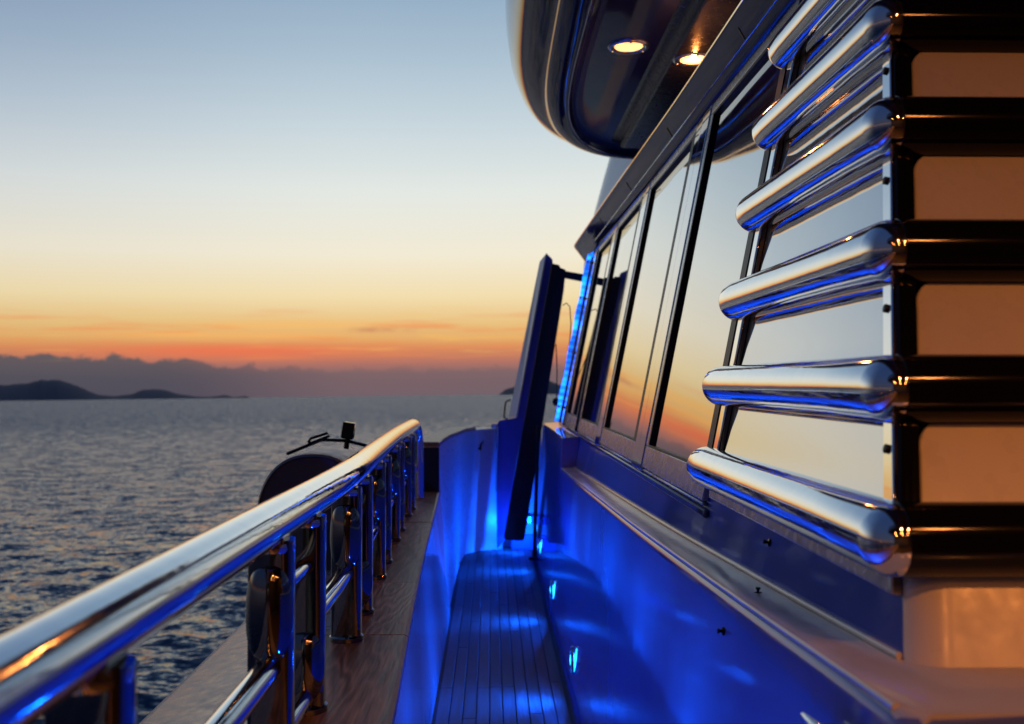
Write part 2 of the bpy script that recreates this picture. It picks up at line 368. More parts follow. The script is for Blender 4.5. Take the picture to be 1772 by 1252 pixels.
island([(862, 0), (875, 10), (900, 17), (930, 22), (950, 24), (975, 14), (1000, 0)], 12000, 2500, 'small far island on the horizon behind the open door leaf', 2)

# ------------------------------------------------------------------ side deck with teak planks
DX0, DX1 = -0.263, 0.37
b = MB(); b.box(DX0-0.2, DX1+0.2, -4.0, 9.3, -0.12, -0.004)
deck = tag(b.build('side_deck', CAULK), 'narrow teak side deck running forward between bulwark and deckhouse', 'deck', kind='structure')
npl = 10; pw = (DX1-DX0-0.03)/npl
meshes = {}
for i in range(npl):
    x = DX0+0.015+pw*(i+0.5); y = -1.2-random.random()*1.5
    while y < 9.2:
        L = random.choice([1.8, 2.2, 2.6]); L = min(L, 9.25-y)
        key = round(L, 3)
        if key not in meshes:
            q = MB(); g = 0.0028; w = pw/2-g; c = 0.0015
            q.loft([[(-w, 0, -0.003), (w, 0, -0.003), (w, 0, 0.0015), (w-c, 0, 0.003), (-w+c, 0, 0.003), (-w, 0, 0.0015)],
                    [(-w, L-0.005, -0.003), (w, L-0.005, -0.003), (w, L-0.005, 0.0015), (w-c, L-0.005, 0.003), (-w+c, L-0.005, 0.003), (-w, L-0.005, 0.0015)]])
            meshes[key] = q.mesh('plank', TEAKD)
        o = bpy.data.objects.new('plank', meshes[key]); C.objects.link(o); o.parent = deck; o.location = (x, y, 0)
        y += L

# ------------------------------------------------------------------ bulwark
CAPZ = 0.80
cap_in_t = [(-3, -0.19), (1.2, -0.195), (2.3, -0.217), (2.65, -0.234), (3.6, -0.266), (4.2, -0.285), (5.9, -0.325), (6.5, -0.345)]
rail_t = [(-3, -0.41), (0.83, -0.41), (1.8, -0.400), (2.7, -0.388), (3.8, -0.425), (4.75, -0.452), (5.6, -0.460), (6.6, -0.46)]
cap_in = lambda y: smooth_interp(cap_in_t, y)
rail_x = lambda y: smooth_interp(rail_t, y)
bul = thing('bulwark', 'white bulwark with teak capping, blue lit on its deck side, sea side of the deck', 'bulwark', (-0.4, 2.5, 0))
ys = list(np.linspace(-3.5, 6.42, 46))
loops = []
for y in ys:
    ci = cap_in(y)
    loops.append([(DX0+0.0, y, -0.10), (DX0, y, 0.06), (min(ci-0.018, DX0+0.005), y, 0.70), (ci-0.018, y, CAPZ-0.032), (-0.47, y, CAPZ-0.032), (-0.55, y, 0.6), (-0.6, y, -0.10)])
MB().loft(loops).build('inner_face', GELW, bul, angle=60)
# hull side and painted outer capping
loops = []
for y in list(np.linspace(-3.5, 9.4, 50)):
    k = 0 if y < 6 else (y-6)*0.02
    loops.append([(-0.46+k, y, CAPZ-0.012), (-0.80+k, y, 0.715), (-0.825+k, y, 0.70), (-0.835+k, y, 0.675), (-0.825+k, y, 0.64), (-0.78+k, y, 0.60), (-0.60+k, y, -4.2), (-0.50+k, y, -4.2)])
MB().loft(loops).build('hull_side', PAINT, bul, bevel=0, angle=50)
# teak capping planks, lengthwise, each its own board
bounds = [-2.6, -1.5, -0.5, 0.45, 1.3, 2.02, 2.78, 3.5, 4.25, 5.0, 5.75, 6.42]
for a, c in zip(bounds[:-1], bounds[1:]):
    q = MB(); yy = np.linspace(a+0.0015, c-0.0015, 7); loops = []
    dz = random.uniform(-0.0012, 0.0012)
    for y in yy:
        ci = cap_in(y); z1 = CAPZ+dz; z0 = CAPZ-0.03
        loops.append([(-0.458, y, z0), (ci+0.006, y, z0), (ci+0.010, y, z0+0.008), (ci+0.008, y, z1-0.006), (ci-0.002, y, z1), (-0.458, y, z1)])
    q.loft(loops).build('capping_plank', TEAKC, bul, angle=30)
# raised forward section
RZ = 1.115
rb = MB(); loops = []
inner = [(-0.345, 6.42), (-0.340, 6.9), (-0.315, 7.4), (-0.265, 7.9), (-0.225, 8.35), (-0.145, 8.70), (-0.03, 8.90), (0.10, 8.96)]
base_x = [-0.275, -0.272, -0.27, -0.268, -0.262, -0.235, -0.10, 0.10]
for (x, y), xb_ in zip(inner, base_x):
    fl = 0.045 if y < 8 else 0.0
    loops.append([(xb_, y, -0.1), (xb_*0.6+x*0.4, y, 0.5), (x, y, RZ-0.03), (x-0.16, y+0.02+0.16*max(0, (y-7.8)), RZ-0.03), (x-0.16, y+0.02+0.16*max(0, (y-7.8)), -0.1)])
rb.loft(loops).build('raised_section', GELR, bul, angle=60)
capb = MB(); loops = []
inn2 = inner[:6]
for x, y in inn2:
    loops.append([(x+0.012, y, RZ-0.03), (x+0.012, y, RZ-0.004), (x+0.006, y, RZ), (x-0.13, y+0.02, RZ), (x-0.13, y+0.02, RZ-0.03)])
capb.loft(loops).build('raised_teak_cap', TEAKC, bul, angle=30)
e = MB(); e.box(-0.475, -0.333, 6.395, 6.418, CAPZ-0.02, RZ-0.033); e.build('raised_section_end', BLACK, bul, bevel=0.004)

# ------------------------------------------------------------------ handrail
RAILZ = 1.245
hr = thing('handrail', 'polished steel handrail with paired posts on the teak bulwark capping', 'handrail', (-0.40, 2.5, CAPZ))
path = [(rail_x(y), y, RAILZ) for y in np.linspace(-2.2, 5.85, 70)]
x0 = rail_x(5.85)
for k in range(1, 9):
    a = math.pi/2*k/8; path.append((x0+0.02*k/8, 5.85+0.16*math.sin(a), RAILZ-0.10*(1-math.cos(a))))
path.append((x0+0.022, 6.015, 0.98)); path.append((x0+0.022, 6.015, CAPZ))
rr = [0.040]*70+[0.040-0.0009*k for k in range(1, 9)]+[0.033, 0.033]
MB().tube(path, rr, 28).build('top_rail', CHROME, hr)
pairs = [(-1.2, -0.88), (-0.12, 0.2), (0.72, 1.03), (1.83, 2.15), (2.73, 3.04), (3.58, 3.88), (4.42, 4.72), (5.22, 5.5)]
PR = 0.035
for (a, c) in pairs:
    for s, y in enumerate((a, c)):
        x = rail_x(y)
        sec = [(0.040*math.copysign(abs(math.cos(a))**0.40, math.cos(a)), 0.028*math.copysign(abs(math.sin(a))**0.32, math.sin(a))) for a in np.linspace(0, 2*math.pi, 33)[:-1]]
        p = MB(); p.loft([[(x+u_, y+w_, z_) for u_, w_ in sec] for z_ in (CAPZ+0.001, 0.95, 1.1, RAILZ-0.03)]); po = p.build('post', POSTM, hr, angle=60)
        MB().tube([(x, y, CAPZ+0.0005), (x, y, CAPZ+0.012), (x, y, CAPZ+0.016)], [0.046, 0.046, 0.041], 22).build('foot_flange', POSTM, po)
        MB().tube([(x, y, RAILZ-0.052), (x, y, RAILZ-0.046), (x, y, RAILZ-0.036)], [0.040, 0.0425, 0.041], 22).build('weld_collar', CHROME, po)
        bz, bh = (1.085, 0.086) if s == 0 else (0.90, 0.072)
        MB().ellipsoid((x, y-0.016, bz), 0.0430, 0.037, bh, 24, 18, 0.45).build('oval_boss', POSTM, po)
    xa, xc = rail_x(a), rail_x(c)
    for z in (1.115, 0.835):
        MB().tube([(xa, a+0.02, z), (xc, c-0.02, z)], 0.022, 18).build('link_tube', CHROME, hr)
for (p0, p1) in zip(pairs[:-1], pairs[1:]):
    y0, y1 = p0[1]+0.02, p1[0]-0.02
    MB().tube([(rail_x(y), y, 0.985) for y in np.linspace(y0, y1, 6)], 0.024, 20).build('middle_rail', CHROME, hr)
y0 = pairs[-1][1]+0.02
MB().tube([(rail_x(y), y, 0.985) for y in np.linspace(y0, 6.30, 5)], 0.024, 20, round_cap=(False, True)).build('middle_rail', CHROME, hr)

# ------------------------------------------------------------------ canister outboard of the rail
ca = thing('storage_canister', 'dark navy arched canister with pale shell standing outboard of the handrail', 'canister', (-0.71, 4.2, 0.70))
cx, cw, zb, zt = -0.715, 0.225, 0.735, 1.215
def arch(y, s, dz=0.0):
    pts = []; zc = zt-0.265
    pts.append((cx+cw*s, y, zb)); 
    for k in range(0, 25):
        a = math.pi*k/24; pts.append((cx+cw*s*math.copysign(abs(math.cos(a))**0.85, math.cos(a)), y, zc+(0.265*s)*math.sin(a)**0.9))
    pts.append((cx-cw*s, y, zb)); return pts
q = MB(); q.loft([arch(4.02, 0.93), arch(4.0, 0.955), arch(4.012, 0.985)], caps=(True, True)); q.build('end_cover', NAVY, ca, angle=50)
q = MB(); q.loft([arch(4.014, 0.99), arch(4.05, 1.0), arch(4.50, 1.0), arch(4.56, 0.97), arch(4.60, 0.85)]); q.build('shell', GREYTOP, ca, angle=50)
br = thing('release_bracket', 'black linkage with small box on top of the navy canister', 'bracket', (-0.68, 4.12, zt))
q = MB(); y = 4.14
q.tube([(-0.84, y, 1.205), (-0.76, y, 1.238), (-0.70, y, 1.262), (-0.60, y, 1.258), (-0.52, y, 1.238)], 0.007, 8, round_cap=(True, True)); q.build('lever', BLKGLOSS, br)
q = MB(); q.tube([(-0.755, y-.01, 1.252), (-0.745, y-.01, 1.268), (-0.675, y-.01, 1.290), (-0.668, y-.01, 1.278), (-0.74, y-.01, 1.250), (-0.755, y-.01, 1.252)], 0.0055, 8); q.build('link', BLKGLOSS, br)
q = MB(); q.prism([(-0.620, y-0.03, 1.270), (-0.570, y-0.03, 1.262), (-0.560, y-0.03, 1.330), (-0.610, y-0.03, 1.338)], (0, 0.05, 0)); q.build('box', BLKGLOSS, br, bevel=0.006)
q = MB(); q.tube([(-0.60, y-.005, 1.225), (-0.592, y-.005, 1.28)], 0.011, 10); q.build('stem', BLKGLOSS, br)

# ------------------------------------------------------------------ deckhouse
WK = 0.2
def wx(z): return 0.545+WK*(z-1.0)
nx, nz = -1/math.hypot(1, WK), WK/math.hypot(1, WK)     # outward normal of the leaning wall
def W(y, z, off=0.0): return Vector((wx(z)+nx*off, y, z+nz*off))
def wbox(mb, y0, y1, z0, z1, o0, o1, rake=0.0, z_ref=0.0):
    Y = lambda y, z: y+rake*(z-z_ref)
    p = [W(Y(y0, z0), z0, o0), W(Y(y1, z0), z0, o0), W(Y(y1, z0), z0, o1), W(Y(y0, z0), z0, o1),
         W(Y(y0, z1), z1, o0), W(Y(y1, z1), z1, o0), W(Y(y1, z1), z1, o1), W(Y(y0, z1), z1, o1)]
    return mb.hexa(p)
RK = 0.49                                              # rake of the aft end
def yaft(z): return 1.33+RK*(z-1.125)
led_t = [(0.5, 1.142), (1.1, 1.125), (1.6, 1.10), (3.1, 1.041), (5.5, 0.968), (6.4, 0.945), (9, 0.90)]
ledz = lambda y: smooth_interp(led_t, y)
dh = thing('deckhouse', 'glossy white leaning deckhouse side with mirrored windows along the deck', 'deckhouse', (1.2, 4.5, 0))
XR = 3.2
# lower wall and ledge, round aft corner
def low_loop(y, inset=0.0):
    z = ledz(y); x1 = DX1+0.0787*z
    return [(DX1+inset, y, -0.1), (DX1+0.0787*0.5+inset, y, 0.5), (x1-0.003+inset, y, z-0.022), (x1+0.002+inset, y, z-0.008), (x1+0.012+inset, y, z), (wx(z)+0.03, y, z+0.004), (XR, y, z+0.004), (XR, y, -0.1)]
loops = [low_loop(1.105, 0.05), low_loop(1.108, 0.03), low_loop(1.118, 0.012), low_loop(1.135, 0.003), low_loop(1.16, 0)]
loops += [low_loop(y) for y in np.linspace(1.3, 6.4, 30)]
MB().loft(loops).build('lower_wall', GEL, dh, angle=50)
loops = []
for y in np.linspace(6.41, 8.75, 12):
    z = 0.945; x1 = DX1+0.0787*z-0.002
    loops.append([(DX1-0.002, y, -0.1), (x1, y, z), (x1+0.012, y, 1.13), (x1+0.02, y, 1.142), (0.60, y, 1.15), (XR, y, 1.15), (XR, y, -0.1)])
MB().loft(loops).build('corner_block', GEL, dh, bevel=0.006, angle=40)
loops = []
for y in [1.112]+list(np.linspace(1.14, 6.40, 32)):
    z = ledz(y); x1 = DX1+0.0787*z; i_ = 0.02 if y < 1.13 else 0.0
    x2 = wx(z)+0.02 if y > 1.36 else XR
    loops.append([(x1+0.004+i_, y, z-0.012), (x1+0.008+i_, y, z+0.001), (x1+0.016+i_, y, z+0.006), (x2, y, z+0.007), (x2, y, z-0.012)])
MB().loft(loops).build('ledge', LEDGE, dh, angle=40)
for nm, fn in (('outer_ledge_trim', lambda y: (DX1+0.0787*ledz(y)+0.010, y, ledz(y)+0.003)), ('inner_ledge_trim', lambda y: (wx(ledz(y))-0.004, y, ledz(y)+0.011))):
    MB().tube([fn(y) for y in np.linspace(1.15 if 'outer' in nm else 1.37, 6.38, 40)], 0.0055, 10).build(nm, LEDGE, dh)
# upper wall, rounded aft corner
def up_loop(z, r=0.05):
    x = wx(z); ya = yaft(z); pts = []
    for k in range(9):
        a = math.pi/2*k/8; pts.append((x+r-r*math.cos(a)*1.0, ya+r-r*math.sin(a), z))
    return [(x, 8.25, z)]+pts+[(XR, ya, z), (XR, 8.25, z)]
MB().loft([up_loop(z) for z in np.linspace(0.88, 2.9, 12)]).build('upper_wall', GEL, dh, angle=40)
# windows
wins = [(2.70, 3.66), (4.02, 5.10), (5.42, 6.42), (6.72, 7.60)]
for (a, c) in wins:
    wf = MB(); z0, z1 = 1.235, 2.50
    wbox(wf, a-0.05, c+0.05, z0-0.055, z0+0.025, 0.002, 0.020)
    wbox(wf, a-0.05, c+0.05, z1, z1+0.05, 0.002, 0.020)
    wbox(wf, a-0.05, a, z0+0.025, z1, 0.002, 0.020); wbox(wf, c, c+0.05, z0+0.025, z1, 0.002, 0.020)
    w_ = wf.build('window', FRAME, dh, bevel=0.003)
    wbox(MB(), a+0.004, c-0.004, z0+0.027, z1-0.002, 0.003, 0.006).build('pane', MIRROR, w_)
    g = MB(); wbox(g, c-0.010, c-0.0005, z0+0.027, z1-0.001, 0.006, 0.0195); wbox(g, a+0.0005, a+0.010, z0+0.027, z1-0.001, 0.006, 0.0195)
    wbox(g, a+0.010, c-0.008, z1-0.012, z1-0.001, 0.006, 0.0195); wbox(g, a+0.010, c-0.008, z0+0.026, z0+0.032, 0.006, 0.0195)
    g.build('gasket', BLACK, w_)
    wbox(MB(), a-0.055, a+0.002, z0+0.024, z1+0.002, 0.0195, 0.0225).build('edge_seal', BLACK, w_)
    wbox(MB(), a-0.048, c+0.048, 1.168, z0-0.058, 0.002, 0.018).build('sill_rail', FRAME, w_, bevel=0.004)
ends = [2.60]+[v for w in wins for v in w]+[8.2]
for i in range(1, len(ends)-1, 2):
    pass
for (c, a) in zip([w[1] for w in wins], [w[0] for w in wins[1:]]+[8.0]):
    m0, m1 = c+0.053, a-0.053; mid = m0+(m1-m0)*0.55
    q = MB(); wbox(q, m0, mid-0.003, 1.165, 2.56, 0.002, 0.024); q.build('mullion', STEELP, dh, bevel=0.005)
    q = MB(); wbox(q, mid+0.003, m1, 1.165, 2.56, 0.002, 0.022); q.build('mullion', STEELP, dh, bevel=0.005)
q = MB(); wbox(q, 2.62, 8.22, 1.140, 1.162, 0.001, 0.016); q.build('sill_moulding', GELS, dh, bevel=0.006)
# brow above the windows
bt = [(1.2, 0.758), (4.0, 0.754), (6.0, 0.738), (8.0, 0.722), (8.9, 0.715)]
bz_ = [(1.2, 2.645), (4.0, 2.648), (6.0, 2.668), (8.9, 2.685)]
loops = []
for y in list(np.linspace(1.9, 8.6, 26))+[8.70, 8.78, 8.84, 8.89, 8.92, 8.94, 8.95]:
    xb = smooth_interp(bt, y); zt_ = smooth_interp(bz_, y); s = 0.0
    x0_ = wx(2.54)-0.020
    loops.append([(x0_+0.10+s, y, 2.535), (x0_+0.012+s, y, 2.538), (x0_-0.006+s, y, 2.545), (x0_-0.022+s, y, 2.558), (xb+0.022+s, y, zt_-0.030), (xb+0.004+s, y, zt_-0.010), (xb+s, y, zt_-0.002), (xb+0.002+s, y, zt_+0.004), (xb+0.012+s, y, zt_+0.010), (XR, y, zt_+0.03), (XR, y, 2.535)])
    if y > 8.6:
        sc_ = math.sqrt(max(0.02, 1-((y-8.6)/0.352)**2)); cx_, cz_ = x0_+0.16, 2.61
        loops[-1] = [(cx_+(p[0]-cx_)*sc_ if p[0] < 2 else p[0], p[1], cz_+(p[2]-cz_)*sc_) for p in loops[-1]]
brow = MB().loft(loops).build('brow', GELS, dh, angle=40)
def brow_pt(y, f, off):     # a point on the brow face, f from its lower to its upper edge
    x0_ = wx(2.54)-0.042; xb = smooth_interp(bt, y)+0.022; zt_ = smooth_interp(bz_, y)-0.030
    return Vector((x0_+(xb-x0_)*f-off*.7, y, 2.558+(zt_-2.558)*f-off*.7))
for y in (3.1, 4.35, 5.6, 6.9):
    MB().hexa([brow_pt(y-.005, .3, -.004), brow_pt(y+.005, .3, -.004), brow_pt(y+.005, .3, .0025), brow_pt(y-.005, .3, .0025), brow_pt(y-.005, .98, -.004), brow_pt(y+.005, .98, -.004), brow_pt(y+.005, .98, .0025), brow_pt(y-.005, .98, .0025)]).build('brow_seam', BLACK, brow)
MB().tube([(smooth_interp(bt, y)+0.003, y, smooth_interp(bz_, y)+0.003) for y in np.linspace(1.95, 8.55, 30)], 0.006, 8).build('brow_bead', CHROME, brow)
MB().tube([brow_pt(y, 0.28, 0.001) for y in np.linspace(1.95, 7.6, 30)], 0.0022, 6).build('brow_line', CHROME, brow)

MB().box(1.42, XR, 1.95, 7.2, 2.66, 3.19).build('upper_coaming', GELS, dh, bevel=0.02)
# pale fairing of the upper deck ahead of the overhang
fa = MB(); loops = []
for z, s in ((2.60, 0), (2.75, 0.01), (2.95, 0.035), (3.25, 0.115), (3.6, 0.21), (3.95, 0.31)):
    loops.append([(0.955+s, 10.3, z), (0.965+s, 10.2, z), (0.985+s, 10.05, z), (1.25+s, 8.62, z), (2.6, 8.55, z), (2.6, 11, z), (1.1+s, 11, z)])
fa.loft(loops); o = fa.build('bridge_fairing', PALE, None, angle=50)
tag(o, 'pale curved upper deck fairing rising above the forward end of the brow', 'fairing')

# ------------------------------------------------------------------ louvre grille
pz = [1.282, 1.49, 1.71, 1.94, 2.155, 2.37]
lg = thing('louvre_grille', 'polished steel louvre grille of stacked round pipes wrapping the deckhouse corner', 'grille', (0.6, 2.0, 1.2))
PRD = 0.0515; POFF = 0.045; YL = 2.60
def pipe_c(z): return wx(z)+nx*POFF
for i, z in enumerate(pz):
    x = pipe_c(z); yc = yaft(z)-0.035
    pp = MB().tube([(x, YL-0.03, z)]+[(x, y, z) for y in np.linspace(YL-0.1, yc, 6)], PRD, 32, round_cap=(True, True)).build('pipe', CHROME, lg)
    MB().tube([(x+0.004, yc, z), (x+0.1, yc, z), (x+1.0, yc, z), (XR, yc, z)], PRD+0.0006, 32).build('aft_pipe', BLKGLOSS, pp)  # steel pipe coloured black in place of its dark aft reflection
for i in range(len(pz)-1):
    z0, z1 = pz[i]+PRD*0.55, pz[i+1]-PRD*0.55
    # reflecting side panel, slightly concave, raked at its aft edge
    q = MB(); loops = []
    for f in np.linspace(0, 1, 9):
        z = z0+(z1-z0)*f; o_ = 0.036-0.013*f+0.002*(2*f-1)**4
        loops.append([W(yaft(z)+0.014, z, o_), W(2.44, z, o_), W(2.44, z, 0.001), W(yaft(z)+0.014, z, 0.001)])
    q.loft(loops).build('side_panel', STEELP, lg, angle=50)
    q = MB(); wbox(q, 2.445, 2.485, z0, z1, 0.001, 0.026); q.build('shadow_gap', BLACK, lg)
    q = MB(); wbox(q, 2.49, 2.535, z0, z1, 0.001, 0.044); q.build('front_strip', CHROME, lg, bevel=0.004)
    q = MB()
    p = [];  ya0, ya1 = yaft(z0), yaft(z1)
    q.hexa([W(ya0-0.026, z0, 0.001), W(ya0+0.011, z0, 0.001), W(ya0+0.011, z0, 0.042), W(ya0-0.026, z0, 0.042),
            W(ya1-0.026, z1, 0.001), W(ya1+0.011, z1, 0.001), W(ya1+0.011, z1, 0.042), W(ya1-0.026, z1, 0.042)])
    st = q.build('aft_strip', CHROME, lg, bevel=0.003)
    zm = z0+(z1-z0)*0.55; c = W(yaft(zm)-0.007, zm, 0.043); n_ = Vector((nx, 0, nz))
    MB().tube([c-n_*0.001, c+n_*0.003, c+n_*0.004], [0.007, 0.007, 0.005], 12).build('screw', BLACK, st)
q = MB(); wbox(q, 1.42, 2.60, 1.196, 1.232, 0.001, 0.020, RK, 1.232); q.build('base_plate', FRAME, lg, bevel=0.004)
# aft face: dark backing and pale panels with a rounded top corner
def A(x, z, off=0.0):      # point on the aft face, off = proud of it (towards aft and up)
    n_ = Vector((0, -1, RK)).normalized(); return Vector((x, yaft(z), z))+n_*off
ABACK = mat('dark_steel_backing', (0.02, 0.02, 0.022), 0.25, 0.6)
zlo, zhi = 1.27, 2.9
q = MB(); q.hexa([A(wx(zlo)+0.012, zlo, -0.01), A(XR, zlo, -0.01), A(XR, zlo, 0.003), A(wx(zlo)+0.012, zlo, 0.003), A(wx(zhi)+0.012, zhi, -0.01), A(XR, zhi, -0.01), A(XR, zhi, 0.003), A(wx(zhi)+0.012, zhi, 0.003)])
q.build('aft_backing', ABACK, lg)
AFTW = gel('cream_aft_panel', (0.70, 0.67, 0.62), 0.27, 0.0004, (1, 1, 1), 8.0, 0.05)
for i in range(len(pz)):
    z0 = pz[i]+0.01; z1 = (pz[i+1]-0.050) if i+1 < len(pz) else 2.62
    xl = lambda z: pipe_c(z)+0.048
    rr_ = 0.052; pts = [(XR, z0), (XR, z1)]
    for k in range(9):
        a = math.pi/2*k/8; pts.append((xl(z1-rr_)+rr_-rr_*math.sin(a), z1-rr_+rr_*math.cos(a)))
    pts.append((xl(z0), z0))
    n_ = Vector((0, -1, RK)).normalized()
    MB().prism([A(x, z, 0.004) for x, z in pts], n_*0.012).build('aft_panel', AFTW, lg, bevel=0.003, seg=2)

# black corner post behind the pipes and the cream face below them
q = MB(); loops = []
for z in (1.28, 2.88):
    x = wx(z); ya = yaft(z); loops.append([(x-0.037, ya+0.010, z), (x-0.037, ya-0.028, z), (x-0.030, ya-0.034, z), (x-0.004, ya-0.030, z), (x+0.001, ya-0.010, z), (x+0.001, ya+0.010, z)])
q.loft(loops).build('corner_post', BLKGLOSS, lg, angle=60)
loops = []
for z in np.linspace(1.10, 1.275, 6):
    x = wx(z); ya = yaft(z); r = 0.055
    loops.append([(x-0.004+r-r*math.cos(a), ya-0.005+r-r*math.sin(a), z) for a in np.linspace(0.25, math.pi/2, 9)]+[(XR, ya-0.005, z), (XR, ya+0.03, z), (x+0.1, ya+0.03, z), (x+0.03, ya+0.045, z)])
MB().loft(loops).build('aft_face', AFTW, dh, angle=50)

# ------------------------------------------------------------------ upper deck overhang
ov = thing('upper_deck_overhang', 'rounded glossy white overhang of the upper deck above the windows', 'overhang', (1.5, 2.0, 2.95))
OS = 1.138
def outline(d):
    pts = []
    X0, YB, YF, XC = 0.063+d, 4.3, 6.72-d, 1.15
    pts.append((-1.6+d, -4.2)); pts.append((-1.6+d, -1.2)); pts.append((-1.2+d, -0.75)); pts.append((X0-0.1, -0.35)); pts.append((X0, 0.1))
    for y in np.linspace(0.6, YB, 9): pts.append((X0, y))
    for k in range(1, 25):
        a = math.pi/2*k/24; pts.append((X0+(XC-X0)*(1-math.cos(a)**0.70), YB+(YF-YB)*math.sin(a)**0.70))
    pts.append((1.8, YF)); pts.append((XR+0.4, YF)); pts.append((XR+0.4, -4.2))
    return pts
prof = [(0.10, 3.95), (0.03, 3.75), (0.0, 3.45), (0.002, 3.28), (0.018, 3.17), (0.055, 3.08), (0.11, 3.025), (0.17, 3.0), (0.195, 2.992), (0.20, 2.978), (0.215, 2.962), (0.25, 2.952), (0.29, 2.948), (0.312, 2.950), (0.322, 2.957), (0.326, 2.972), (0.345, 2.992), (0.40, 3.004), (0.46, 3.006)]
loops = [[(x*OS, y*OS, 1.5+(z-1.5)*OS) for x, y in outline(d)] for d, z in prof]
MB().loft(loops, caps=(True, True)).build('shell', GELS, ov, angle=60)
MB().tube([(x*OS, y*OS, 1.5+1.451*OS) for x, y in outline(0.318)[4:-2]], 0.004, 8).build('rim_bead', CHROME, ov)
q = MB(); q.loft([[(a*OS, y*OS, 1.5+(c-1.5)*OS) for a, y, c in ((0.745, y, 3.0055), (0.775, y, 2.998), (0.798, y, 2.978), (0.806, y, 2.962), (0.83, y, 2.956), (1.25, y, 2.955), (1.25, y, 3.0055))] for y in np.linspace(-0.4, 6.15, 20)])
q.build('soffit_step', SOFF, ov, angle=60)
# unseen aft shelter added so the steel reflects dark and sky is blocked
ab = thing('added_aft_bulkhead', 'unseen dark bulkhead added behind the viewer to darken reflections', 'bulkhead', (1, -4.0, 0))
MB().box(-1.6, XR+0.4, -4.15, -4.0, -0.1, 3.205).build('panelling', DARKW, ab)
MB().box(XR+0.42, XR+0.5, -4.0, 1.2, -0.1, 3.205).build('side_panelling', DARKW, ab)
MB().box(-0.42, XR+0.4, -3.98, 1.1, -0.16, -0.125).build('aft_deck_floor', DARKW, ab)

# downlights
LENSW = mat('warm_lamp_lens', (1, 0.8, 0.5), 0.4, emit=(1.0, 0.50, 0.16), estr=2.4)
def downlight(x, y, z, label, power, r=0.11, group=None, detail=True, streak=False):
    t_ = thing('recessed_downlight', label, 'downlight', (x, y, z), group)
    ring = [(0.072, 0.0), (0.076, -0.006), (0.088, -0.011), (0.100, -0.010), (0.108, -0.004), (0.110, 0.0)]
    n = 32; vs = []; fs = []
    for (rr, dz) in ring:
        for k in range(n): a = 2*math.pi*k/n; vs.append((x+rr*math.cos(a), y+rr*math.sin(a), z+dz))
    for i in range(len(ring)-1):
        for k in range(n): fs.append((i*n+k, i*n+(k+1) % n, (i+1)*n+(k+1) % n, (i+1)*n+k))
    MB().add(vs, fs).build('rim', CHROME, t_)
    MB().tube([(x, y, z-0.001), (x, y, z-0.005)], 0.070, 28).build('lens', LENSW, t_)
    if detail:
        for k in range(3):
            a = 2.1*k+0.5; MB().tube([(x+0.092*math.cos(a), y+0.092*math.sin(a), z-0.010), (x+0.092*math.cos(a), y+0.092*math.sin(a), z-0.016)], 0.006, 8).build('screw', CHROME, t_)
    if streak:
        ld = bpy.data.lights.new('lamp_light', 'POINT'); ld.shadow_soft_size = 0.012; ld.energy = power; ld.color = WARM
    else:
        ld = bpy.data.lights.new('lamp_light', 'AREA'); ld.shape = 'DISK'; ld.size = 0.13; ld.energy = power; ld.color = WARM; ld.spread = R(160)
    lo = bpy.data.objects.new('lamp_light', ld); C.objects.link(lo); lo.location = (x, y, z-(0.030 if streak else 0.018)); lo.parent = t_; lo.matrix_parent_inverse = Matrix.Translation(-t_.location)
    return t_
downlight(0.615*OS, 4.42*OS, 1.5+1.5055*OS, 'round lit warm downlight in the overhang soffit, nearer the rounded edge', 4.0)
downlight(0.915*OS, 4.45*OS, 1.5+1.460*OS, 'lit warm downlight half hidden behind the brow edge', 3.0, streak=True)
aft_spots = [(0.75, -0.9, 'just behind the viewer'), (1.9, -0.9, 'second from the side deck in the forward row'), (2.9, -0.9, 'farthest inboard in the forward row'),
             (-0.55, -2.1, 'nearest the rail in the middle row'), (0.75, -2.1, 'second from the rail in the middle row'), (2.1, -2.1, 'inboard end of the middle row'),
             (-0.55, -3.3, 'nearest the rail by the dark bulkhead'), (0.75, -3.3, 'second from the rail by the dark bulkhead'), (2.1, -3.3, 'inboard end of the row by the dark bulkhead')]
for x, y, w in aft_spots: downlight(x, y, 1.5+1.5055*OS, 'warm aft deck downlight, '+w, 19.5 if y > -1 else 7.5, detail=False, group='aft deck downlights')
